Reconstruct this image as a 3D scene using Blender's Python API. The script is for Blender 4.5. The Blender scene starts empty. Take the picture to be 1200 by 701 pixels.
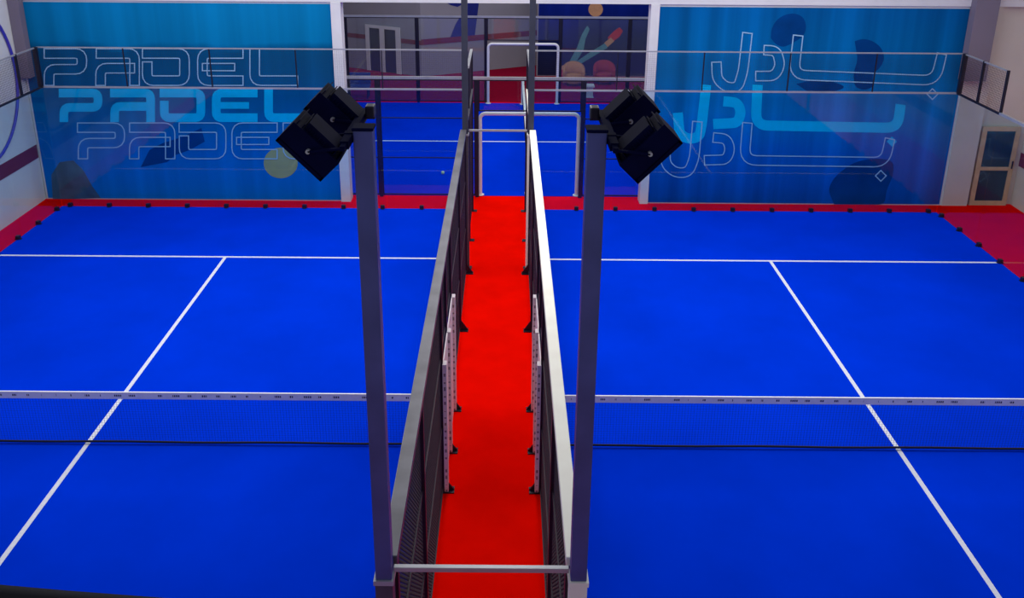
import bpy, bmesh, math, random
from mathutils import Vector, Matrix
from mathutils.geometry import tessellate_polygon
random.seed(7)
S = bpy.context.scene
COL = S.collection

# ------------------------------------------------------------------ camera
CAM = Vector((0.1588, -11.4062, 7.9354)); YAW, PITCH, ROLL = -0.00165, 0.34262, 0.00673
FPX, CX, CY = 1068.63, 590.61, 234.30
_f = Vector((math.sin(YAW)*math.cos(PITCH), math.cos(YAW)*math.cos(PITCH), -math.sin(PITCH)))
_r = Vector((math.cos(YAW), -math.sin(YAW), 0)); _u = _r.cross(_f)
c_, s_ = math.cos(ROLL), math.sin(ROLL)
CR, CU = c_*_r + s_*_u, -s_*_r + c_*_u
cam = bpy.data.cameras.new('camera'); camo = bpy.data.objects.new('camera', cam); COL.objects.link(camo)
M = Matrix((CR, CU, -_f)).transposed().to_4x4(); M.translation = CAM
camo.matrix_world = M
cam.sensor_fit = 'HORIZONTAL'; cam.sensor_width = 36
cam.lens = FPX*36/1200; cam.shift_x = (600-CX)/1200; cam.shift_y = -(350.5-CY)/1200
cam.clip_start = .05; cam.clip_end = 200
S.camera = camo

def wallpt(px, py, Y):            # metres (x, z) on the wall plane y = Y
    d = _f + (px-CX)/FPX*CR - (py-CY)/FPX*CU
    t = (Y-CAM.y)/d.y
    q = CAM + d*t
    return (q.x, q.z)

# ------------------------------------------------------------------ materials
def lin(c):
    return tuple(((v/255)/12.92 if v/255 <= .04045 else ((v/255+.055)/1.055)**2.4) for v in c)
MATS = {}
def mat(name, rgb, rough=.6, metal=0, var=.12, scale=6, spec=.5, bump=0, rgb2=None):
    m = bpy.data.materials.new(name); m.use_nodes = True
    nt = m.node_tree; b = nt.nodes['Principled BSDF']
    tc = nt.nodes.new('ShaderNodeTexCoord'); n = nt.nodes.new('ShaderNodeTexNoise')
    n.inputs['Scale'].default_value = scale; n.inputs['Detail'].default_value = 4
    nt.links.new(tc.outputs['Object'], n.inputs['Vector'])
    r = nt.nodes.new('ShaderNodeValToRGB')
    c = lin(rgb); d = lin(rgb2) if rgb2 else tuple(v*(1-var) for v in c)
    e = c if rgb2 else tuple(min(1, v*(1+var)) for v in c)
    r.color_ramp.elements[0].position = .3; r.color_ramp.elements[1].position = .7
    r.color_ramp.elements[0].color = (*d, 1); r.color_ramp.elements[1].color = (*e, 1)
    nt.links.new(n.outputs['Fac'], r.inputs['Fac']); nt.links.new(r.outputs['Color'], b.inputs['Base Color'])
    b.inputs['Roughness'].default_value = rough; b.inputs['Metallic'].default_value = metal
    b.inputs['Specular IOR Level'].default_value = spec
    if bump:
        n2 = nt.nodes.new('ShaderNodeTexNoise'); n2.inputs['Scale'].default_value = 180
        nt.links.new(tc.outputs['Object'], n2.inputs['Vector'])
        bp = nt.nodes.new('ShaderNodeBump'); bp.inputs['Strength'].default_value = bump; bp.inputs['Distance'].default_value = .01
        nt.links.new(n2.outputs['Fac'], bp.inputs['Height']); nt.links.new(bp.outputs['Normal'], b.inputs['Normal'])
    MATS[name] = m
    return m

def glass_mat(name, tint, gain=1.0, haze=0):
    m = bpy.data.materials.new(name); m.use_nodes = True
    nt = m.node_tree; nt.nodes.clear()
    o = nt.nodes.new('ShaderNodeOutputMaterial'); mx = nt.nodes.new('ShaderNodeMixShader')
    t = nt.nodes.new('ShaderNodeBsdfTransparent'); g = nt.nodes.new('ShaderNodeBsdfGlossy')
    t.inputs['Color'].default_value = (*tint, 1); g.inputs['Roughness'].default_value = .03
    lw = nt.nodes.new('ShaderNodeLayerWeight'); lw.inputs['Blend'].default_value = .5
    pw = nt.nodes.new('ShaderNodeMath'); pw.operation = 'POWER'; pw.inputs[1].default_value = 5
    mu = nt.nodes.new('ShaderNodeMath'); mu.operation = 'MULTIPLY_ADD'; mu.inputs[1].default_value = .9; mu.inputs[2].default_value = .04*gain; mu.use_clamp = True
    nt.links.new(lw.outputs['Facing'], pw.inputs[0]); nt.links.new(pw.outputs[0], mu.inputs[0]); nt.links.new(mu.outputs[0], mx.inputs[0])
    nt.links.new(t.outputs[0], mx.inputs[1]); nt.links.new(g.outputs[0], mx.inputs[2]); nt.links.new(mx.outputs[0], o.inputs[0])
    if haze:                       # pale diffuse mix in place of room reflections hazing the pane
        df = nt.nodes.new('ShaderNodeBsdfDiffuse'); df.inputs['Color'].default_value = (.5, .5, .6, 1)
        m2 = nt.nodes.new('ShaderNodeMixShader'); m2.inputs[0].default_value = haze
        nt.links.new(mx.outputs[0], m2.inputs[1]); nt.links.new(df.outputs[0], m2.inputs[2]); nt.links.new(m2.outputs[0], o.inputs[0])
    MATS[name] = m
    return m

turf   = mat('blue_turf', (0, 52, 214), 1, var=.10, scale=.55, spec=.0, bump=.25)
carpet = mat('red_carpet', (250, 10, 1), 1, var=.08, scale=1.6, spec=.0, bump=.3)
line_m = mat('white_line', (222, 226, 240), .85, var=.05, scale=20)
dark   = mat('dark_steel', (30, 27, 44), .42, .3, var=.2, scale=3)
navy   = mat('navy_powder_coat', (74, 82, 146), .4, .1, var=.22, scale=2.5)
slate  = mat('slate_powder_coat', (52, 56, 72), .45, .1, var=.15, scale=2.5)
black  = mat('black_housing', (8, 12, 50), .7, .0, spec=.04, var=.25, scale=6)
grey_steel   = mat('grey_rail_steel', (98, 98, 106), .4, .5, var=.3, scale=2.2)  # grey for the left rail and post; the right-hand ones are cream
cream  = mat('cream_rail_steel', (252, 249, 236), .45, 0, var=.05, scale=3)
alu    = mat('pale_aluminium', (176, 178, 184), .35, .4, var=.08, scale=4)
white  = mat('white_paint', (225, 225, 230), .6, var=.04, scale=3)
ink    = mat('dark_ink', (52, 50, 66), .7, var=.1)
wire   = mat('dark_mesh_wire', (38, 22, 42), .6, .1, var=.15)
netm   = mat('black_net_cord', (8, 12, 40), .8, var=.1)
wallm  = mat('off_white_wall', (222, 226, 226), .8, var=.05, scale=.8)
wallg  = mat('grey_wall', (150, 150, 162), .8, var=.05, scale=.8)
wallc  = mat('cream_wall', (214, 208, 198), .8, var=.05, scale=.9)
pill   = mat('lilac_grey_column', (124, 116, 134), .8, var=.06, scale=1)
band   = mat('maroon_stripe', (120, 30, 52), .7, var=.08)
timber = mat('pale_timber', (206, 178, 140), .55, var=.1, scale=5)
lensm  = mat('lamp_lens', (200, 205, 215), .15, 0, var=.04)
rope   = mat('black_rope', (8, 8, 14), .8, var=.2, scale=30)
conc   = mat('grey_concrete', (120, 118, 120), .85, var=.1, scale=2)
tan    = mat('tan_upholstery', (176, 128, 84), .8, var=.1, scale=8)
redup  = mat('red_upholstery', (150, 40, 52), .8, var=.1, scale=8)
bluep  = mat('blue_plastic', (28, 70, 150), .5, var=.1)
hoopm  = mat('blue_hoop_paint', (40, 62, 190), .4, var=.3, scale=1.2, rgb2=(84, 60, 170))
glass  = glass_mat('court_glass', (.86, .94, .96), .65)
hazy   = glass_mat('reflection_haze_glass', (.9, .93, .96), 1.0, .035)
dglass = mat('dark_pane', (34, 62, 78), .12, 0, var=.25, scale=1.5)
doorm  = mat('dark_door_panel', (44, 42, 54), .5, var=.15, scale=3)
cyan   = mat('cyan_print', (0, 188, 245), .6, var=.05, spec=.05)
pale   = mat('pale_blue_print', (150, 196, 232), .6, var=.06)
sil    = mat('navy_print', (0, 62, 128), .65, var=.2, scale=1.5, spec=.05)
ballp  = mat('yellow_ball_print', (150, 160, 110), .65, var=.12, scale=2)
brown_reflect = mat('brown_reflection', (58, 92, 122), .7, var=.3, scale=2, spec=.05)
logob  = mat('blue_wall_print', (6, 30, 130), .65, var=.1)
tealp  = mat('teal_print', (84, 150, 160), .65, var=.1)
redp   = mat('red_print', (196, 24, 50), .65, var=.1)
tanp   = mat('tan_print', (200, 150, 110), .65, var=.12)

def marks_mat(name, rgb, inkrgb, along, pitch, cross, centre, half):
    m = mat(name, rgb, .5, var=.05, scale=8); nt = m.node_tree; b = nt.nodes['Principled BSDF']
    base = b.inputs['Base Color'].links[0].from_socket
    tc = nt.nodes.new('ShaderNodeTexCoord'); sp = nt.nodes.new('ShaderNodeSeparateXYZ'); nt.links.new(tc.outputs['Object'], sp.inputs[0])
    def M(op, x, y=None):
        n = nt.nodes.new('ShaderNodeMath'); n.operation = op
        for i, v in enumerate((x, y)):
            if v is None: continue
            if isinstance(v, (int, float)): n.inputs[i].default_value = v
            else: nt.links.new(v, n.inputs[i])
        return n.outputs[0]
    u = M('DIVIDE', sp.outputs[along], pitch); cell = M('FLOOR', u); fr = M('FRACT', u)
    wn = nt.nodes.new('ShaderNodeTexWhiteNoise'); wn.noise_dimensions = '1D'; nt.links.new(cell, wn.inputs['W'])
    wid = M('MULTIPLY', wn.outputs['Value'], .55)
    k = M('MULTIPLY', M('GREATER_THAN', fr, .2), M('LESS_THAN', fr, M('ADD', wid, .2)))
    fine = M('LESS_THAN', M('FRACT', M('MULTIPLY', u, 7.3)), .72)
    d = M('ABSOLUTE', M('SUBTRACT', M('ABSOLUTE', sp.outputs[cross]), centre))
    k = M('MULTIPLY', M('MULTIPLY', k, fine), M('LESS_THAN', d, half))
    mx = nt.nodes.new('ShaderNodeMix'); mx.data_type = 'RGBA'; nt.links.new(k, mx.inputs[0]); nt.links.new(base, mx.inputs[6])
    mx.inputs[7].default_value = (*lin(inkrgb), 1); nt.links.new(mx.outputs[2], b.inputs['Base Color'])
    return m
tapem = marks_mat('printed_net_tape', (252, 250, 246), (60, 62, 84), 'X', .21, 'Z', .823, .016)
padw = marks_mat('printed_pad_vinyl', (226, 214, 222), (70, 56, 72), 'Z', .105, 'X', .058, .013)
panelw = marks_mat('printed_panel_vinyl', (226, 214, 222), (70, 56, 72), 'Z', .2, 'Y', .25, .09)

def mural_mat(name, stops, zmin, zmax, streak, nscale):
    m = bpy.data.materials.new(name); m.use_nodes = True
    nt = m.node_tree; b = nt.nodes['Principled BSDF']; b.inputs['Roughness'].default_value = .7; b.inputs['Specular IOR Level'].default_value = .05
    tc = nt.nodes.new('ShaderNodeTexCoord'); sp = nt.nodes.new('ShaderNodeSeparateXYZ')
    nt.links.new(tc.outputs['Object'], sp.inputs[0])
    n = nt.nodes.new('ShaderNodeTexNoise'); n.inputs['Scale'].default_value = nscale; n.inputs['Detail'].default_value = 3
    nt.links.new(tc.outputs['Object'], n.inputs['Vector'])
    mr = nt.nodes.new('ShaderNodeMapRange'); mr.inputs['From Min'].default_value = zmin; mr.inputs['From Max'].default_value = zmax
    nt.links.new(sp.outputs['Z'], mr.inputs['Value'])
    a = nt.nodes.new('ShaderNodeMath'); a.operation = 'MULTIPLY_ADD'; a.inputs[1].default_value = .16
    nt.links.new(n.outputs['Fac'], a.inputs[0])
    s = nt.nodes.new('ShaderNodeMath'); s.operation = 'SUBTRACT'; s.inputs[1].default_value = .08
    nt.links.new(mr.outputs[0], s.inputs[0]); nt.links.new(s.outputs[0], a.inputs[2])
    r = nt.nodes.new('ShaderNodeValToRGB')
    while len(r.color_ramp.elements) < len(stops): r.color_ramp.elements.new(.5)
    for e, (p, c) in zip(r.color_ramp.elements, stops): e.position = p; e.color = (*lin(c), 1)
    nt.links.new(a.outputs[0], r.inputs['Fac'])
    # printed vertical streaks
    mp = nt.nodes.new('ShaderNodeMapping'); mp.inputs['Scale'].default_value = (1.1, 0, .02)
    nt.links.new(tc.outputs['Object'], mp.inputs['Vector'])
    n2 = nt.nodes.new('ShaderNodeTexNoise'); n2.inputs['Scale'].default_value = 1.6; n2.inputs['Detail'].default_value = 4
    nt.links.new(mp.outputs[0], n2.inputs['Vector'])
    m2 = nt.nodes.new('ShaderNodeMapRange'); m2.inputs['From Min'].default_value = .35; m2.inputs['From Max'].default_value = .65
    m2.inputs['To Min'].default_value = 1-streak; m2.inputs['To Max'].default_value = 1+streak*.4
    nt.links.new(n2.outputs['Fac'], m2.inputs['Value'])
    mx = nt.nodes.new('ShaderNodeVectorMath'); mx.operation = 'SCALE'
    nt.links.new(r.outputs['Color'], mx.inputs[0]); nt.links.new(m2.outputs[0], mx.inputs['Scale'])
    nt.links.new(mx.outputs[0], b.inputs['Base Color'])
    return m
muralL = mural_mat('teal_blue_mural_print', [(0, (0, 122, 222)), (.28, (0, 110, 205)), (.42, (0, 106, 178)), (.62, (0, 90, 146)), (.79, (0, 84, 134)), (.83, (2, 124, 182)), (1, (4, 130, 190))], 0, 4.9, .2, .5)
muralR = mural_mat('blue_mural_print', [(0, (0, 84, 190)), (.3, (0, 104, 205)), (.5, (0, 128, 208)), (.7, (0, 112, 180)), (1, (0, 100, 172))], 0, 4.9, .35, .45)
muralF = mural_mat('navy_mural_print', [(0, (18, 26, 66)), (.35, (20, 34, 92)), (.6, (12, 34, 132)), (1, (34, 50, 140))], 0, 4.6, .2, .6)

# ------------------------------------------------------------------ mesh helpers
class MB:
    def __init__(s): s.v = []; s.f = []; s.sm = []
    def add(s, vs, fs, smooth=False):
        o = len(s.v); s.v += [Vector(v) for v in vs]
        for f in fs: s.f.append([i+o for i in f]); s.sm.append(smooth)
        return s
    def box(s, x0, x1, y0, y1, z0, z1):
        return s.add([(x0,y0,z0),(x1,y0,z0),(x1,y1,z0),(x0,y1,z0),(x0,y0,z1),(x1,y0,z1),(x1,y1,z1),(x0,y1,z1)],
                     [(0,3,2,1),(4,5,6,7),(0,1,5,4),(1,2,6,5),(2,3,7,6),(3,0,4,7)])
    def cbox(s, x0, x1, y0, y1, z0, z1, c):      # box with chamfered vertical and top edges
        bm = bmesh.new(); bmesh.ops.create_cube(bm, size=1)
        bmesh.ops.scale(bm, vec=(x1-x0, y1-y0, z1-z0), verts=bm.verts)
        bmesh.ops.translate(bm, vec=((x0+x1)/2, (y0+y1)/2, (z0+z1)/2), verts=bm.verts)
        bmesh.ops.bevel(bm, geom=bm.edges[:], offset=c, segments=2, affect='EDGES', profile=.6)
        bm.verts.index_update()
        s.add([v.co.copy() for v in bm.verts], [[v.index for v in f.verts] for f in bm.faces]); bm.free()
        return s
    def obox(s, c, ax, d):                       # oriented box: centre, three axes, three full sizes
        c = Vector(c); A = [Vector(a)*(k/2) for a, k in zip(ax, d)]
        vs = [c + A[0]*i + A[1]*j + A[2]*k for k in (-1,1) for i, j in ((-1,-1),(1,-1),(1,1),(-1,1))]
        return s.add(vs, [(0,3,2,1),(4,5,6,7),(0,1,5,4),(1,2,6,5),(2,3,7,6),(3,0,4,7)])
    def bar(s, p, q, w, h=None):
        p = Vector(p); q = Vector(q); d = (q-p); L = d.length; d.normalize()
        up = Vector((0,0,1)) if abs(d.z) < .9 else Vector((0,1,0))
        a = d.cross(up).normalized(); b = a.cross(d)
        return s.obox((p+q)/2, (d, a, b), (L, w, h or w))
    def tube(s, pts, r, n=10, closed=False):
        pts = [Vector(p) for p in pts]; N = len(pts); rings = []; prev = None
        for i, p in enumerate(pts):
            if closed: t = pts[(i+1) % N]-pts[i-1]
            else: t = pts[min(i+1, N-1)]-pts[max(i-1, 0)]
            t.normalize()
            if prev is None:
                a = t.cross(Vector((0,0,1)) if abs(t.z) < .9 else Vector((1,0,0))).normalized()
            else:
                a = (prev - t*prev.dot(t)).normalized()
            prev = a; b = t.cross(a)
            rings.append([p + (a*math.cos(k*2*math.pi/n) + b*math.sin(k*2*math.pi/n))*r for k in range(n)])
        vs = [v for g in rings for v in g]; fs = []
        for i in range(N if closed else N-1):
            j = (i+1) % N
            for k in range(n): fs.append((i*n+k, i*n+(k+1) % n, j*n+(k+1) % n, j*n+k))
        s.add(vs, fs, True)
        if not closed: s.add(rings[0], [list(range(n))[::-1]]); s.add(rings[-1], [list(range(n))])
        return s
    def lathe(s, c, prof, n=20, ax=(0,0,1)):
        vs = []; fs = []
        for (r, z) in prof:
            for k in range(n):
                a = k*2*math.pi/n; vs.append((c[0]+r*math.cos(a), c[1]+r*math.sin(a), c[2]+z))
        for i in range(len(prof)-1):
            for k in range(n): fs.append((i*n+k, i*n+(k+1) % n, (i+1)*n+(k+1) % n, (i+1)*n+k))
        s.add(vs, fs, True); s.add(vs[:n], [list(range(n))[::-1]]); s.add(vs[-n:], [list(range(n))])
        return s
    def poly(s, pts, y, t):                      # polygon (x,z) standing on the plane y, t thick towards -y
        P = [Vector((a, 0, b)) for a, b in pts]; n = len(P)
        tri = tessellate_polygon([[Vector((p.x, p.z, 0)) for p in P]])
        vs = [Vector((p.x, y, p.z)) for p in P] + [Vector((p.x, y-t, p.z)) for p in P]
        fs = [tuple(i+n for i in f) for f in tri] + [(i, (i+1) % n, (i+1) % n+n, i+n) for i in range(n)]
        return s.add(vs, fs)
    def outline(s, pts, y, t, w):                # closed line of width w round a polygon
        n = len(pts); o = []; k = []
        for i in range(n):
            a, b, c = (Vector(pts[j % n]) for j in (i-1, i, i+1))
            d1 = (b-a).normalized(); d2 = (c-b).normalized()
            n1 = Vector((-d1.y, d1.x)); n2 = Vector((-d2.y, d2.x)); m = (n1+n2)
            m = m.normalized() if m.length > 1e-4 else n1
            q = w/2/max(.35, m.dot(n1)); o.append(b+m*q); k.append(b-m*q)
        vs = [(p.x, y-t, p.y) for p in o] + [(p.x, y-t, p.y) for p in k] + [(p.x, y, p.y) for p in o] + [(p.x, y, p.y) for p in k]
        fs = []
        for i in range(n):
            j = (i+1) % n
            fs += [(i, j, j+n, i+n), (i, i+2*n, j+2*n, j), (i+n, j+n, j+3*n, i+3*n)]
        return s.add(vs, fs)
    def build(s, name, m, parent=None):
        me = bpy.data.meshes.new(name)
        off = parent.matrix_basis.translation.copy() if parent else Vector()
        pp = parent.parent if parent else None
        while pp: off += pp.matrix_basis.translation; pp = pp.parent
        me.from_pydata([v-off for v in s.v], [], s.f)
        bm = bmesh.new(); bm.from_mesh(me); bmesh.ops.recalc_face_normals(bm, faces=bm.faces[:]); bm.to_mesh(me); bm.free()
        if any(s.sm):
            me.polygons.foreach_set('use_smooth', s.sm)
        me.materials.append(m); me.update()
        o = bpy.data.objects.new(name, me); COL.objects.link(o)
        if parent: o.parent = parent
        return o

def tag(o, label, cat, group=None):
    o['label'] = label; o['category'] = cat
    if group: o['group'] = group
    return o
def thing(name, label, cat, loc=(0,0,0), group=None):
    o = bpy.data.objects.new(name, None); COL.objects.link(o); o.location = loc; o.empty_display_size = .3
    return tag(o, label, cat, group)
def struct(o): o['kind'] = 'structure'; return o
def mesh_wires(mb, p, du, dv, nu, nv, w):
    """wire grid: corner p, edge vectors du, dv, nu/nv cells"""
    p, du, dv = Vector(p), Vector(du), Vector(dv)
    for i in range(nu+1): mb.bar(p+du*(i/nu), p+du*(i/nu)+dv, w)
    for j in range(nv+1): mb.bar(p+dv*(j/nv), p+dv*(j/nv)+du, w)

# ------------------------------------------------------------------ key dimensions
WF = .67; WC = .96; CO = 10.97; YB = 10.087; H3, H4 = 3.09, 4.035
YM = 10.66                       # face of the mural wall

# ------------------------------------------------------------------ setting
struct(MB().box(-16, 16, -13, 32, -.3, 0).build('floor', carpet))
struct(MB().box(-9.3, 11.2, 21.62, 29.5, 0, .006).build('floor_far_hall', mat('dimmed_red_carpet', (150, 18, 50), 1, var=.1, spec=0)))  # red carpet darkened in its colour for the dim far hall
struct(MB().box(-11.65, -4.05, YM+.012, YM+.3, 0, 5.05).add([], []).build('wall_back_left', wallm))
struct(MB().box(3.81, 11.36, YM+.012, YM+.3, 0, 5.05).build('wall_back_right', wallm))
struct(MB().box(-13, 13.4, YM-.04, YM+.34, 5.05, 6.4).build('trim_1', white))
struct(MB().box(-4.05, -3.81, YM-.05, YM+.31, 0, 5.05).build('trim_2', white))
struct(MB().box(3.6, 3.81, YM-.05, YM+.31, 0, 5.05).build('trim_3', white))
struct(MB().box(-11.95, -11.67, -12, YM+.3, 0, 6.4).build('wall_left', wallm))
m = MB().box(-11.67, -11.655, -12, YM-.02, 1.12, 1.46); struct(m.build('trim_4', band))
struct(MB().box(-11.66, -11.4, YM-.24, YM-.02, 3.2, 6.4).build('trim_5', pill))
# right: column, recessed wall with the door, side wall
struct(MB().box(11.36, 12.0, YM-.02, YM+.3, 0, 6.4).build('wall_back_right_end', wallc))
struct(MB().box(11.2, 11.75, YM-.3, YM-.03, 3.3, 6.4).build('trim_6', pill))
struct(MB().box(12.0, 13.2, YM+.14, YM+.4, 0, 6.4).build('wall_back_recess', wallc))
struct(MB().box(13.2, 13.5, -12, YM+.4, 0, 6.4).build('wall_right', wallc))
struct(MB().box(13.185, 13.2, -12, YM+.1, 1.05, 1.4).build('trim_7', band))
# door: cream frame, two dark panes
d = struct(MB().box(12.1, 13.0, YM+.1, YM+.14, .02, 2.0).build('door_1', timber))
f = MB()
for x0, x1, z0, z1 in ((12.08, 12.2, 0, 2.08), (12.92, 13.03, 0, 2.08), (12.2, 12.92, 1.97, 2.08), (12.2, 12.92, .94, 1.03), (12.2, 12.92, 0, .12)):
    f.box(x0, x1, YM+.03, YM+.1, z0, z1)
f.build('door_frame', timber, d)
MB().box(12.2, 12.92, YM+.06, YM+.085, 1.03, 1.97).build('pane', dglass, d)
MB().box(12.2, 12.92, YM+.06, YM+.085, .12, .94).build('pane', dglass, d)
h = MB().bar((12.97, YM+.0, 1.0), (12.97, YM+.0, 1.2), .025); h.bar((12.97, YM, 1.02), (12.97, YM+.05, 1.02), .02); h.build('door_handle', dark, d)
# far hall
A, C, B = Vector((-9.2, 29.3, 0)), Vector((-3.35, 26.0, 0)), Vector((2.6, 29.2, 0))
def wallseg(a, b, z0, z1, t, off=0):
    dd = (b-a).normalized(); nn = Vector((dd.y, -dd.x, 0))
    if nn.y > 0: nn = -nn
    a = a+nn*off; b = b+nn*off
    return MB().add([a+Vector((0,0,z0)), b+Vector((0,0,z0)), b+Vector((0,0,z1)), a+Vector((0,0,z1)),
                     a-nn*t+Vector((0,0,z0)), b-nn*t+Vector((0,0,z0)), b-nn*t+Vector((0,0,z1)), a-nn*t+Vector((0,0,z1))],
                    [(0,1,2,3),(4,7,6,5),(0,4,5,1),(1,5,6,2),(2,6,7,3),(3,7,4,0)])
struct(wallseg(A, C, 0, 6.2, .25).build('wall_far_left', wallg))
struct(wallseg(C, B, 0, 6.2, .25).build('wall_far_middle', wallg))
struct(MB().box(1.42, 8.6, 26.3, 26.6, 0, 6.2).build('wall_far_right', wallg))
struct(MB().box(-9.6, -9.3, YM+.35, 30, 0, 6.2).build('wall_hall_left', wallg))
struct(MB().box(11.2, 11.5, YM+.45, 30, 0, 6.2).build('wall_hall_right', wallg))
struct(wallseg(A, C, 1.32, 1.5, .02, .02).build('trim_8', band))
struct(wallseg(C, B, 1.32, 1.55, .02, .02).build('trim_9', band))
cdir = (C-A).normalized()
# twin dark door panels with white frame on the far-left wall
def far_pt(px, Y0=27.0):        # metres along the wall A-C where the sight line at column px meets it
    d = _f + (px-CX)/FPX*CR
    d2 = Vector((d.x, d.y)); e = Vector((cdir.x, cdir.y)); w = Vector((A.x-CAM.x, A.y-CAM.y))
    den = d2.x*e.y - d2.y*e.x
    t = (w.x*e.y - w.y*e.x)/den
    q = Vector((CAM.x, CAM.y)) + d2*t
    return (q-Vector((A.x, A.y))).dot(e)
n_ = Vector((cdir.y, -cdir.x, 0)); n_ = n_ if n_.y < 0 else -n_
def onwall(s0, s1, z0, z1, off, t, mb):
    p = [A+cdir*s0+n_*off, A+cdir*s1+n_*off]
    vs = [p[0]+Vector((0,0,z0)), p[1]+Vector((0,0,z0)), p[1]+Vector((0,0,z1)), p[0]+Vector((0,0,z1))]
    vs += [v+n_*t for v in vs]
    mb.add(vs, [(0,3,2,1),(4,5,6,7),(0,1,5,4),(1,2,6,5),(2,3,7,6),(3,0,4,7)])
    return mb
s = [far_pt(x) for x in (438, 442, 453.5, 458.5, 471, 476)]
d2 = struct(onwall(s[0], s[5], 0, 1.85, .0, .03, MB()).build('door_2', doorm))
fm = MB()
for a, b, z0, z1 in ((s[0], s[1], 0, 1.95), (s[2], s[3], 0, 1.95), (s[4], s[5], 0, 1.95), (s[1], s[2], 1.83, 1.95), (s[3], s[4], 1.83, 1.95)):
    onwall(a, b, z0, z1, .03, .05, fm)
fm.build('door_frame', white, d2)
onwall(s[1], s[2], 0.05, 1.83, .03, .02, MB()).build('door_leaf', doorm, d2)
onwall(s[3], s[4], 0.05, 1.83, .03, .02, MB()).build('door_leaf', doorm, d2)
# gallery under the photographer
struct(MB().box(-6, 6, -13, -10.75, 5.9, 6.2).build('floor_gallery', conc))
g = thing('safety_rope', 'black safety rope sagging low across the front of the viewing gallery', 'rope', (0, -10.9, 6.2))
pts = [(x, -10.5, 7.02 + .075*(x-.225)**2) for x in [k*.1-1.6 for k in range(33)]]
MB().tube(pts, .03, 8).build('rope', rope, g)
for x in (-1.6, 1.6):
    MB().tube([(x, -10.82, 6.2), (x, -10.82, 7.4)], .03).bar((x, -10.82, 7.26), (x, -10.48, 7.26), .03).lathe((x, -10.82, 6.2), [(.1, 0), (.1, .02), (.03, .03)]).build('stanchion', dark, g)

# ------------------------------------------------------------------ courts
def court(name, side, label):
    t = thing(name, label, 'court', (side*(WC+5), 0, 0))
    xs = sorted((side*(WF+.15), side*(CO+.02)))
    MB().box(xs[0], xs[1], -10.05, YB+.02, 0.0, .012).build('turf', turf, t)
    xc = side*(WC+5)
    MB().box(xs[0]+.02, xs[1]-.02, 6.92, 6.985, .012, .016).build('service_line', line_m, t)
    MB().box(xs[0]+.02, xs[1]-.02, -6.985, -6.92, .012, .016).build('service_line', line_m, t)
    MB().box(xc-.034, xc+.034, -6.92, 6.92, .012, .016).build('centre_line', line_m, t)
    return t
court('padel_court', -1, 'bright blue court surface with white lines left of the red walkway')
court('padel_court', 1, 'bright blue court surface with white lines right of the red walkway')
X3 = .76; Y3 = 16.27
t = thing('padel_court', 'distant blue court surface seen through the opening between the two murals', 'court', (X3, Y3, 0))
MB().box(X3-9.6, X3+9.6, 11.14, 21.42, 0, .012).build('turf', turf, t)
MB().box(X3-6.95, X3+6.95, Y3-.04, Y3+.04, .012, .016).build('centre_line', line_m, t)
for s_x in (-1, 1): MB().box(X3+s_x*7-.05, X3+s_x*7+.05, 11.2, 21.4, .012, .016).build('service_line', line_m, t)

# ------------------------------------------------------------------ nets
def net(side, label):
    xs = (side*(WC+.02), side*(CO-.12)); x0, x1 = min(xs), max(xs); L = x1-x0
    t = thing('padel_net', label, 'net', ((x0+x1)/2, 0, .012))
    top = lambda x: .855
    m = MB(); N = 230
    for i in range(1, N):
        x = x0+L*i/N; m.bar((x, 0, .06), (x, 0, top(x)-.06), .0021)
    for j in range(1, 19):
        m.tube([(x0+L*k/12, 0, .06+(top(x0+L*k/12)-.12)*j/19) for k in range(13)], .0012, 4)
    m.build('net_mesh', netm, t)
    m = MB(); K = 24
    for k in range(K):
        a, b = x0+L*k/K, x0+L*(k+1)/K
        m.add([(a,-.012,top(a)-.075),(b,-.012,top(b)-.075),(b,.012,top(b)-.075),(a,.012,top(a)-.075),
               (a,-.012,top(a)+.035),(b,-.012,top(b)+.035),(b,.012,top(b)+.035),(a,.012,top(a)+.035)],
              [(0,3,2,1),(4,5,6,7),(0,1,5,4),(2,3,7,6)]+([(3,0,4,7)] if k == 0 else [])+([(1,2,6,5)] if k == K-1 else []))
    m.build('top_tape', tapem, t)
    MB().tube([(x0+L*k/20, 0, .05+.006*math.sin(k*1.3)) for k in range(21)], .017, 6).build('bottom_band', netm, t)
    for x in (x0, x1):
        MB().cbox(x-.045, x+.045, -.045, .045, .018, .93, .006).box(x-.1, x+.1, -.1, .1, .018, .028).build('net_post', dark, t)
net(-1, 'long net with white printed top tape across the left blue court')
net(1, 'long net with white printed top tape across the right blue court')
t = thing('padel_net', 'distant net seen end on behind the far red strip, on the third court', 'net', (X3, Y3, .012))
m = MB()
for i in range(1, 160): m.bar((X3, 11.35+9.9*i/160, .06), (X3, 11.35+9.9*i/160, .87), .003)
for j in range(1, 14): m.bar((X3, 11.35, .06+.8*j/14), (X3, 21.2, .06+.8*j/14), .003)
m.build('net_mesh', netm, t)
MB().box(X3-.035, X3+.035, 11.32, 21.24, .86, .93).build('top_tape', white, t)
for y in (11.3, 21.25):
    MB().cbox(X3-.05, X3+.05, y-.05, y+.05, .018, .95, .006).box(X3-.1, X3+.1, y-.1, y+.1, .018, .028).build('net_post', white, t)

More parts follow.
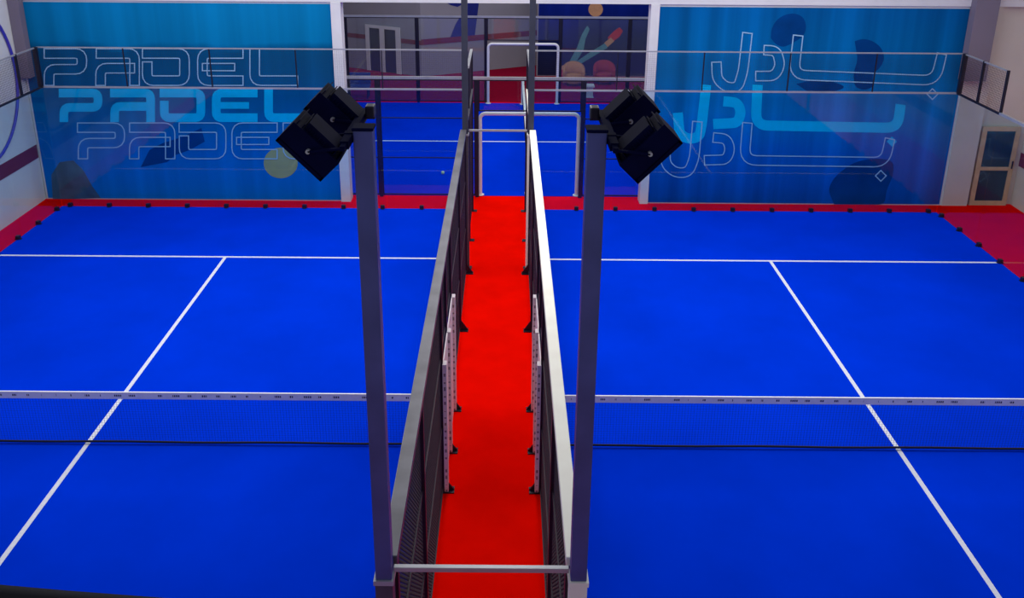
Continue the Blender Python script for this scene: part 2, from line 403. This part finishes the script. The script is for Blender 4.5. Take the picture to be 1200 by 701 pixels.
# ------------------------------------------------------------------ walkway fences
def post_mb(x, y, h, w=.07, z0=0):
    return MB().box(x-w/2, x+w/2, y-w/2, y+w/2, z0, h)
def walk_fence(side, label_main, label_end, railm):
    x = side*WF
    t = thing('walkway_fence', label_main, 'fence', (x, .2, 0))
    Y0, Y1 = -5.87, 6.28
    rx = side*.695
    MB().cbox(rx-.062, rx+.062, Y0, Y1, H3-.05, H3+.03, .008).build('top_rail', railm, t)
    ps = [-5.8, -3.65, -1.0, -.1, 1.0, 3.65, 6.21]
    for y in ps:
        p = post_mb(x, y, H3-.05).build('post', dark, t)
        b = MB().box(min(x, x-side*.16), max(x, x-side*.16), y-.07, y+.07, 0, .015)
        i = x-side*.16
        b.add([(x-side*.035, y-.012, .015), (i, y-.012, .015), (x-side*.035, y-.012, .2), (x-side*.035, y+.012, .015), (i, y+.012, .015), (x-side*.035, y+.012, .2)],
              [(0,1,2),(3,5,4),(0,3,4,1),(1,4,5,2),(2,5,3,0)])
        b.build('base_plate', dark, p)
    for a, b_ in zip(ps[:-1], ps[1:]):
        if a == -1.0 or a == -.1:
            # open gateway beside the net, only short rungs on the posts
            continue
        m = MB(); mesh_wires(m, (x, a+.035, .08), (0, b_-a-.07, 0), (0, 0, H3-.18), max(2, int((b_-a)/.05)), int(3/.05), .005)
        m.box(x-.015, x+.015, a+.035, b_-.035, .05, .08); m.box(x-.015, x+.015, a+.035, b_-.035, 1.0, 1.03); m.box(x-.015, x+.015, a+.035, b_-.035, 2.02, 2.05)
        m.build('wire_panel', wire, t)
    m = MB().box(x-.015, x+.015, -.965, .965, 2.02, 2.05)
    mesh_wires(m, (x, -.965, 2.05), (0, 1.93, 0), (0, 0, H3-2.1), 38, 20, .004)
    m.build('wire_panel', wire, t)
    # white lettered pads on the three gateway posts
    for y in (1.0, -.1, -1.0):
        xi = side*(WF-.03); xo = side*(WF-.085)
        p = MB().cbox(min(xi, xo), max(xi, xo), y-.06, y+.06, .02, 1.98, .008).build('post_pad', padw, t)
    for a, b_ in ((-.1, 1.0), (-1.0, -.1)):
        xs = sorted((side*(WF-.028), side*(WF-.045)))
        MB().box(xs[0], xs[1], a+.062, b_-.062, .03, 1.97).build('side_panel', panelw, t)
    r = MB()
    for k in range(8): r.bar((side*(WF+.035), -1.0, .12+.21*k), (side*(WF+.15), -1.0, .12+.21*k), .012)
    r.bar((side*(WF+.15), -1.0, .05), (side*(WF+.15), -1.0, 1.7), .014)
    r.build('rung_bracket', grey_steel, t)
    # taller end section between the far mast and the end wall
    t = thing('walkway_fence', label_end, 'fence', (x, 8.2, 0))
    for y, h in ((6.5, H3-.03), (8.05, H4-.03), (10.0, H4-.03)):
        p = post_mb(x, y, h).build('post', dark, t)
        MB().box(min(x, x-side*.12), max(x, x-side*.12), y-.07, y+.07, 0, .015).build('base_plate', dark, p)
    MB().box(x-.04, x+.04, 6.45, 10.06, H3-.03, H3+.03).build('middle_rail', railm, t)
    MB().box(x-.03, x+.03, 8.02, 10.06, H4-.03, H4+.02).build('top_rail', alu, t)
    for a, b_ in ((6.535, 8.015), (8.085, 9.965)):
        m = MB(); mesh_wires(m, (x, a, .08), (0, b_-a, 0), (0, 0, H3-.14), int((b_-a)/.05), 60, .004)
        m.build('wire_panel', wire, t)
    m = MB(); mesh_wires(m, (x, 8.085, H3+.03), (0, 1.88, 0), (0, 0, H4-H3-.06), 38, 19, .004); m.build('wire_panel', wire, t)
walk_fence(-1, 'dark mesh fence with dull grey steel top rail along the left side of the walkway',
           'tall end section of the left walkway fence, beyond the far dark pole', grey_steel)
walk_fence(1, 'dark mesh fence with bright cream top rail along the right side of the walkway',
           'tall end section of the right walkway fence, beyond the far dark pole', cream)
for y, lab in ((-5.95, 'thin pale tie bar across the near end of the walkway between two light masts'),
               (6.36, 'thin pale tie bar across the far end of the walkway between two poles')):
    w = .65 if y < 0 else .588
    tag(MB().cbox(-w, w, y-.02, y+.02, H3-.03, H3+.01, .004).build('tie_bar', alu), lab, 'bar')

# ------------------------------------------------------------------ light masts
def mast(side, y, sgn, label, coat=None, group=None):
    coat = coat or navy
    x = side*.72
    t = thing('floodlight_mast', label, 'light mast', (x, y, 0), group)
    w = .06
    MB().cbox(x-.066, x+.066, y-.066, y+.066, 0.02, 2.98, .006).build('lower_post', cream if side > 0 else grey_steel, t)
    MB().box(x-.095, x+.095, y-.14, y+.14, 0, .02).build('base_plate', dark, t)
    MB().box(x-.075, x+.075, y-.075, y+.075, 2.98, 3.02).build('flange', cream if side > 0 else alu, t)
    MB().cbox(x-w, x+w, y-w, y+w, 3.02, 6.45, .008).build('pole', coat, t)
    MB().cbox(x-w-.006, x+w+.006, y-w-.006, y+w+.006, 6.45, 6.47, .004).build('pole_cap', black, t)
    ya, yb = y-.1*sgn, y+.5*sgn
    a = MB().bar((x+side*.09, ya-.1*sgn, 6.4), (x+side*.09, yb+.12*sgn, 6.4), .05)
    a.bar((x+side*.05, y, 6.4), (x+side*.12, y, 6.4), .06); a.build('cross_arm', black, t)
    MB().cbox(x+side*.03-.03, x+side*.03+.03, yb-.05, yb+.05, 6.4, 6.48, .01).bar((x, yb, 6.4), (x+side*.1, yb, 6.4), .03).build('junction_box', dark, t)
    U = Vector((-side*.70, 0, -.714)); Nn = Vector((-side*.714, 0, .70))      # along the housing, out of its back
    for yy, cx, cz in ((ya, x+side*.295, 6.38), (yb, x+side*.255, 6.42)):
        c = Vector((cx, yy, cz)); V = Vector((0, 1, 0))
        h = MB().obox(c, (U, V, Nn), (.36, .3, .14))
        h = h.obox(c+Nn*.09, (U, V, Nn), (.22, .22, .06)).build('floodlight', black, t)
        fn = MB()
        for k in range(9): fn.obox(c+Nn*.084+U*(-.16+.04*k), (U, V, Nn), (.006, .26, .032))
        fn.build('cooling_fins', black, h)
        MB().obox(c-Nn*.074, (U, V, Nn), (.31, .24, .008)).build('lens', lensm, h)
        bz = MB()
        for q, ax, dd in ((U*.173, U, (.014, .3, .03)), (U*-.173, U, (.014, .3, .03))): bz.obox(c+q-Nn*.08, (U, V, Nn), dd)
        for q in (.143, -.143): bz.obox(c+V*q-Nn*.08, (U, V, Nn), (.36, .014, .03))
        bz.build('bezel', black, h)
        yk = MB(); piv = Vector((x+side*.09, yy, 6.4))
        for q in (-.165, .165): yk.bar(c+V*q, piv+V*q, .03, .012)
        yk.bar(piv-V*.175, piv+V*.175, .03); yk.build('yoke', black, h)
        MB().tube([c-V*.18, c-V*.15], .014, 10).build('pivot_bolt', alu, h)
mast(-1, -5.95, 1, 'nearest tall dark light mast at left, twin black floodlights turned left')
mast(1, -5.95, 1, 'nearest tall dark light mast at right, twin black floodlights turned right')
mast(-1*.915, 6.36, -1, 'slim dark pole rising out of view at far left end of the walkway', slate)
mast(1*.915, 6.36, -1, 'slim dark pole rising out of view at far right end of the walkway', slate)

# ------------------------------------------------------------------ glass end walls
def end_wall(side, label):
    xa, xb = side*(WF+.09), side*CO; x0, x1 = min(xa, xb), max(xa, xb)
    t = thing('glass_wall', label, 'glass wall', ((x0+x1)/2, YB, 0))
    n = 5; W = (x1-x0)/n
    for i in range(n):
        MB().box(x0+W*i+.006, x0+W*(i+1)-.006, YB-.006, YB+.006, .02, H3-.04).build('glass_panel', glass, t)
    MB().box(x0, x1, YB-.02, YB+.02, H3-.04, H3).build('middle_rail', alu, t)
    MB().box(x0, x1, YB-.015, YB+.015, H4-.03, H4).build('top_rail', alu, t)
    for i in range(n+1):
        MB().box(x0+W*i-.012, x0+W*i+.012, YB-.015, YB+.015, H3, H4-.03).build('mesh_post', dark, t)
    m = MB(); mesh_wires(m, (x0, YB, H3), (x1-x0, 0, 0), (0, 0, H4-H3-.03), int((x1-x0)/.05), 19, .002); m.build('wire_mesh', wire, t)
    for i in range(11):
        x = x0+.2+(x1-x0-.4)*i/10
        MB().box(x-.05, x+.05, YB-.04, YB+.045, .0165, .1).box(x-.035, x+.035, YB-.07, YB+.07, .0165, .03).build('glass_clamp', dark, t)
end_wall(-1, 'glass end wall with mesh above in front of the PADEL mural on the left')
end_wall(1, 'glass end wall with mesh above in front of the Arabic mural on the right')

def side_wall(side, label):
    x = side*CO
    t = thing('side_fence', label, 'fence', (x, 8, 0))
    for a, b_ in ((YB-.05, 8.05), (8.03, 6.02), (6.0, 4.0)):
        MB().box(x-.006, x+.006, b_, a, .02, H3-.04 if a > 5.9 else 2.0).build('glass_panel', glass, t)
    for y, h in ((YB-.08, H4), (9.1, H4), (8.05, H4)):
        w = .09 if y > 10 else .05
        MB().box(x-w/2, x+w/2, y-w/2, y+w/2, H3, h).build('mesh_post', dark, t)
    MB().box(x-.025, x+.025, 8.05, YB-.03, H3-.04, H3).build('middle_rail', dark, t)
    MB().box(x-.03, x+.03, 4.0, 8.05, H3-.04, H3+.02).build('side_rail', alu, t)
    MB().box(x-.02, x+.02, 8.03, YB-.03, H4-.03, H4).build('top_rail', alu, t)
    m = MB(); mesh_wires(m, (x, 8.07, H3), (0, YB-8.15, 0), (0, 0, H4-H3-.03), 39, 19, .0035); m.build('wire_mesh', wire, t)
    for i in range(7):
        y = YB-.3-.95*i
        MB().box(x-.04, x+.04, y-.05, y+.05, .0165, .1).box(x-.07, x+.07, y-.035, y+.035, .0165, .03).build('glass_clamp', dark, t)
side_wall(-1, 'outer glass side fence at the far left corner, beside the pale wall with blue ring')
side_wall(1, 'outer glass side fence at the far right corner, beside the cream framed door')

# ------------------------------------------------------------------ third court fences and gate frames
def cross_fence(y, label, bars, posts, pane):
    t = thing('court_fence', label, 'fence', (X3, y, 0))
    x0, x1 = -7.2, 8.4
    MB().box(x0, x1, y-.025, y+.025, H3+.02, H3+.09).build('top_rail', alu, t)
    for px in posts:
        MB().box(px-.045, px+.045, y-.035, y+.035, 0, H3+.02).build('post', dark, t)
    for a, b_ in zip(posts[:-1], posts[1:]):
        if abs((a+b_)/2-X3) < .4:
            m = MB(); z0 = 2.3
        else:
            m = MB(); z0 = .05
        for z in ([z0] + [b for b in bars if b > z0]): m.box(a+.045, b_-.045, y-.012, y+.012, z, z+.025)
        for z in (z0, H3-.01): m.box(a+.045, b_-.045, y-.015, y+.015, z, z+.03)
        for q in (a+.045, b_-.07): m.box(q, q+.025, y-.015, y+.015, z0, H3)
        m.build('panel_frame', dark, t)
        MB().box(a+.05, b_-.05, y-.005, y+.005, z0+.03, H3-.01).build('glass_panel', pane, t)
PX = [X3-7.7, X3-6.4, X3-3.83, X3-1.34, X3+1.34, X3+3.83, X3+6.4, X3+7.55]
cross_fence(11.06, 'nearer dark fence of the distant court, with pale top rail, in the opening between murals', (1.05, 2.1), PX, glass)
cross_fence(21.5, 'farther fence of the distant court, in front of the grey wall with dark doors', (), PX, hazy)
def gate(y, label):
    t = thing('gate_frame', label, 'gate frame', (X3, y, .013))
    a, b, z, r = X3-1.26, X3+1.26, 2.2, .14
    pts = [(a, y, .013), (a, y, z-r)] + [(a+r-r*math.cos(k*math.pi/12), y, z-r+r*math.sin(k*math.pi/12)) for k in range(1, 7)]
    pts += [(b-r+r*math.sin(k*math.pi/12), y, z-r+r*math.cos(k*math.pi/12)) for k in range(0, 7)] + [(b, y, .013)]
    MB().tube(pts, .05, 10).build('tube_frame', white, t)
    for x in (a, b): MB().lathe((x, y, .013), [(.1, 0), (.1, .015), (.05, .02)]).build('foot_plate', white, t)
gate(11.2, 'nearer white tubular gate frame, its feet at the end of the red walkway')
gate(21.36, 'farther white tubular gate frame with rounded corners, far side of the distant court')

# ------------------------------------------------------------------ murals
def rnd(path, r, n=4):
    out = [path[0]]
    for i in range(1, len(path)-1):
        a, b, c = (Vector(path[j]) for j in (i-1, i, i+1))
        d1 = (a-b); d2 = (c-b); q = min(r, d1.length*.48, d2.length*.48)
        p0 = b+d1.normalized()*q; p2 = b+d2.normalized()*q
        for k in range(n+1):
            u = k/n; out.append(tuple(p0*(1-u)**2 + b*2*u*(1-u) + p2*u*u))
    out.append(path[-1]); return out
def stroke(path, t):
    n = len(path); L = []; R = []
    for i in range(n):
        b = Vector(path[i])
        d1 = (b-Vector(path[i-1])).normalized() if i else None
        d2 = (Vector(path[i+1])-b).normalized() if i < n-1 else None
        d1 = d1 or d2; d2 = d2 or d1
        n1 = Vector((-d1.y, d1.x)); n2 = Vector((-d2.y, d2.x)); m = (n1+n2).normalized()
        q = t/2/max(.4, m.dot(n1)); L.append(tuple(b+m*q)); R.append(tuple(b-m*q))
    return L + R[::-1]
GL = {  # unit strokes, y down
 'P': [([(0, .13), (.92, .13), (.92, .56), (.12, .56), (.12, 1)], .26)],
 'A': [([(.02, .13), (.9, .13), (.9, 1)], .26), ([(.9, .53), (.12, .53), (.12, 1)], .26)],
 'D': [([(.02, .13), (.9, .13), (.9, .87), (.12, .87), (.12, .36)], .26)],
 'E': [([(.98, .13), (.1, .13), (.1, .87), (.98, .87)], .26), ([(.1, .5), (.8, .5)], .2)],
 'L': [([(.1, 0), (.1, .87), (1, .87)], .26)],
}
def put(mb, polys, filled, y, t, lw=.026):
    for P in polys:
        W = [wallpt(a, b, YM) for a, b in P]
        if filled: mb.poly(W, y, t)
        else: mb.outline(W, y, t, lw)
def latin_row(parent, x, y0, y1, boxes, filled, y, t, m):
    for ch, (a, b) in zip('PADEL', boxes):
        mb = MB()
        for k, (path, th) in enumerate(GL[ch]):
            H = y1-y0; pp = [(a+(b-a)*u, y0+H*v) for u, v in path]
            put(mb, [stroke(rnd(pp, H*.18), th*H)], filled, y-.003*k, t)
        mb.build('letter_'+ch.lower(), m, parent)
def circle(cx, cy, r, n=28, ry=None):
    return [(cx+r*math.cos(k*2*math.pi/n), cy+(ry or r)*math.sin(k*2*math.pi/n)) for k in range(n)]

mL = thing('wall_mural', 'teal and blue wall mural with three rows of PADEL lettering', 'mural', (-7.8, YM, 0))
MB().box(-11.6, -4.06, YM, YM+.01, .03, 5.0).build('printed_panel', muralL, mL)
mb = MB(); put(mb, [circle(329, 191, 20, 28, 18)], True, YM, .003); mb.build('printed_ball', ballp, mL)
mb = MB(); put(mb, [[(62, 234), (60, 205), (70, 190), (86, 188), (98, 200), (108, 218), (118, 232)]], True, YM, .002); mb.build('figure_or_reflection', brown_reflect, mL)  # brownish reflection in the end glass, painted flat onto the mural
mb = MB(); put(mb, [[(165, 196), (175, 176), (190, 168), (215, 160), (236, 150), (240, 166), (222, 176), (205, 182), (196, 190)]], True, YM, .002); mb.build('figure_or_reflection', sil, mL)
latin_row(mL, 0, 104, 143, [(69, 119), (128, 182), (186, 241), (248, 303), (310, 358)], True, YM-.004, .004, cyan)
latin_row(mL, 0, 57, 100, [(52, 100), (112, 163), (166, 222), (232, 286), (293, 349)], False, YM-.009, .004, pale)
latin_row(mL, 0, 144, 186, [(91, 145), (151, 205), (209, 265), (272, 326), (332, 386)], False, YM-.009, .004, pale)

mR = thing('wall_mural', 'blue wall mural with three rows of Arabic lettering and player silhouettes', 'mural', (7.5, YM, 0))
MB().box(3.82, 11.3, YM, YM+.01, .03, 4.99).build('printed_panel', muralR, mR)
Z = lambda pts: [(740+a/2.695, b/2.695) for a, b in pts]
for P in ([(440, 120), (442, 90), (460, 60), (490, 44), (520, 42), (545, 56), (553, 85), (545, 112), (520, 130), (480, 150), (455, 140)],
          [(705, 130), (730, 122), (760, 128), (790, 150), (800, 185), (785, 215), (760, 235), (765, 275), (735, 285), (705, 275), (700, 230), (715, 190)],
          [(640, 645), (620, 600), (640, 560), (690, 520), (730, 505), (790, 500), (830, 510), (825, 560), (805, 600), (800, 646)],
          [(520, 265), (560, 255), (640, 258), (680, 275), (640, 290), (560, 292)]):
    mb = MB(); put(mb, [Z(rnd(P+[P[0]], 20))[:-1]], True, YM, .003); mb.build('printed_silhouette', sil, mR)
def arow(lam, dal, ba, dot, r, t, filled, y, m):
    for nm, path, rr in (('lam', lam, 60), ('dal', dal, 34), ('ba_alef', ba, 40)):
        mb = MB(); put(mb, [Z(stroke(rnd(path, rr, 6), t))], filled, y, .004); mb.build('letter_'+nm, m, mR)
    mb = MB(); put(mb, [Z([(dot[0], dot[1]-r), (dot[0]+r, dot[1]), (dot[0], dot[1]+r), (dot[0]-r, dot[1])])], filled, y, .004); mb.build('letter_dot', m, mR)
arow([(236, 268), (222, 392), (214, 432), (182, 440), (152, 424), (146, 356)], [(290, 320), (334, 324), (346, 352), (336, 388), (258, 392)],
     [(398, 268), (392, 396), (840, 404), (850, 330)], (822, 447), 16, 32, True, YM-.004, cyan)
arow([(366, 104), (352, 226), (336, 276), (300, 276), (270, 250), (268, 196)], [(418, 158), (458, 160), (470, 205), (452, 240), (392, 240)],
     [(526, 112), (512, 236), (960, 254), (980, 170)], (950, 297), 17, 30, False, YM-.009, pale)
arow([(208, 384), (198, 500), (180, 544), (140, 546), (108, 520), (106, 466)], [(258, 434), (300, 438), (312, 470), (300, 504), (230, 506)],
     [(366, 388), (356, 506), (800, 512), (816, 438)], (787, 555), 17, 30, False, YM-.009, pale)

# ring on the left wall
pts = [(-11.63, 8.37+1.86*math.cos(k*math.pi/32), 3.45+1.86*math.sin(k*math.pi/32)) for k in range(64)]
tag(MB().tube(pts, .035, 8, closed=True).build('wall_ring', hoopm), 'large thin blue ring mounted on the pale left wall', 'ring')

# far hall mural, marks on the grey wall
YF = 26.29
mF = thing('wall_mural', 'dark navy wall mural in the far hall with ball and crossed teal shapes', 'mural', (4, YF, 0))
MB().box(1.46, 8.4, YF-.01, YF, .05, 5.6).build('printed_panel', muralF, mF)
def far(polys, nm, m, dy):
    mb = MB()
    for P in polys: mb.poly([wallpt(a, b, YF) for a, b in P], YF-.01-dy, .004)
    mb.build(nm, m, mF)
far([circle(698, 11, 8.5)], 'printed_ball', tanp, 0)
far([[(712, 44), (720, 36), (726, 32), (730, 36), (726, 43), (716, 50)]], 'printed_shape', redp, 0)
far([[(708, 50), (716, 44), (720, 48), (712, 55)]], 'printed_shape', tanp, .004)
far([[(664, 78), (676, 56), (682, 40), (688, 30), (691, 34), (686, 46), (684, 58), (672, 78)], [(664, 80), (690, 62), (710, 50), (712, 56), (692, 68), (672, 80)]], 'printed_shape', tealp, 0)
far([[(652, 82), (660, 76), (668, 76), (672, 80), (662, 85)]], 'printed_shape', tanp, .004)
far([[(655, 90), (658, 82), (664, 80), (663, 90)]], 'printed_shape', redp, .008)
# blue painted emblem on the far middle wall
e_ = (B-C).normalized(); ne = Vector((e_.y, -e_.x, 0)); ne = ne if ne.y < 0 else -ne
def onCB(px, py):
    d = _f + (px-CX)/FPX*CR - (py-CY)/FPX*CU
    t = (C-CAM).dot(ne)/d.dot(ne); return CAM+d*t
mE = thing('wall_emblem', 'blue painted emblem on the grey far wall behind the left far pole', 'emblem', tuple(onCB(545, 25)+ne*.01))
for P in ([(522, 2), (528, 6), (536, 8), (542, 5), (544, -4), (522, -4)], [(527, 45), (534, 28), (540, 18), (545, -4), (562, -4), (559, 20), (556, 44), (546, 44), (547, 30), (541, 45)]):
    V = [onCB(a, b) for a, b in P]; n = len(V)
    tri = tessellate_polygon([[Vector((v.x, v.z, 0)) for v in V]])
    MB().add([v+ne*.002 for v in V]+[v+ne*.012 for v in V], [tuple(i+n for i in f) for f in tri]+[(i, (i+1) % n, (i+1) % n+n, i+n) for i in range(n)]).build('painted_shape', logob, mE)

# ------------------------------------------------------------------ far hall furniture
def armchair(x, y, m, label):
    t = thing('armchair', label, 'armchair', (x, y, 0))
    MB().lathe((x, y-.02, .1), [(.3, 0), (.34, .06), (.34, .3), (.3, .34)], 20).build('seat', m, t)
    mb = MB(); n = 14; ro, ri = .45, .33; vs = []; fs = []
    for k in range(n+1):
        a = math.radians(-20+220*k/n); h = .55 + .35*math.sin(math.radians(180*k/n))
        for r, z in ((ri, .12), (ro, .12), (ro, h), (ri, h)): vs.append((x+r*math.cos(a), y+r*math.sin(a), z))
    for k in range(n):
        for q in range(4): fs.append((4*k+q, 4*k+(q+1) % 4, 4*k+4+(q+1) % 4, 4*k+4+q))
    mb.add(vs, fs, True).add(vs[:4], [(0,1,2,3)]).add(vs[-4:], [(0,3,2,1)]).build('backrest', m, t)
    for sx, sy in ((-.24,-.24), (.24,-.24), (-.24,.24), (.24,.24)):
        MB().tube([(x+sx, y+sy, 0), (x+sx*.9, y+sy*.9, .13)], .022, 8).build('leg', dark, t)
armchair(2.85, 24.6, tan, 'tan tub armchair in the far hall, below the navy mural')
armchair(4.1, 24.9, redup, 'red tub armchair in the far hall, right of the tan one')
t = thing('side_table', 'small white cube side table on the red floor in the far hall', 'table', (3.25, 22.6, 0))
MB().cbox(3.25-.24, 3.25+.24, 22.36, 22.84, .4, .46, .01).build('table_top', white, t)
MB().cbox(3.25-.19, 3.25+.19, 22.41, 22.79, .02, .4, .01).build('pedestal', white, t)
MB().box(3.25-.22, 3.25+.22, 22.38, 22.82, 0, .02).build('base', white, t)
t = thing('bench', 'blue bench against the far fence at the left of the opening', 'bench', (-5.4, 22.2, 0))
MB().cbox(-5.85, -4.95, 21.95, 22.45, .4, .48, .02).build('seat', bluep, t)
MB().cbox(-5.85, -4.95, 22.42, 22.5, .48, .9, .02).build('backrest', bluep, t)
for sx in (-5.78, -5.02):
    for sy in (22.02, 22.4): MB().bar((sx, sy, 0), (sx, sy, .4), .05).build('leg', dark, t)
b = MB(); bm = bmesh.new(); bmesh.ops.create_icosphere(bm, subdivisions=3, radius=.05); bm.verts.index_update()
b.add([v.co+Vector((-1.6, 12.9, .062)) for v in bm.verts], [[v.index for v in f.verts] for f in bm.faces], True); bm.free()
tag(b.build('padel_ball', mat('pale_felt', (225, 235, 180), .9)), 'tiny pale ball lying on the distant blue court', 'ball')

# ------------------------------------------------------------------ light
def area(name, loc, sx, sy, power, col=(1, .97, .94)):
    l = bpy.data.lights.new(name, 'AREA'); l.shape = 'RECTANGLE'; l.size = sx; l.size_y = sy; l.energy = power; l.color = col
    o = bpy.data.objects.new(name, l); o.location = loc; COL.objects.link(o)
area('unseen_overhead', (-6, 4.2, 8.2), 7, 9, 515)  # unseen overhead lights, lowered and placed to shape the floor's brightness
area('unseen_overhead', (6, 4.2, 8.2), 7, 9, 515)
area('unseen_overhead', (0, 4.0, 8.2), 1.2, 8, 260)
area('unseen_overhead', (.8, 16.3, 9), 9, 7, 560)
area('unseen_overhead', (0, 23.5, 8), 10, 2, 60)
w = bpy.data.worlds.new('world'); S.world = w; w.use_nodes = True
w.node_tree.nodes['Background'].inputs[0].default_value = (.72, .76, .9, 1)
w.node_tree.nodes['Background'].inputs[1].default_value = .34
S.view_settings.view_transform = 'Standard'; S.view_settings.look = 'None'
S.view_settings.gamma = 1; S.view_settings.use_curve_mapping = False
S.view_settings.exposure = 0
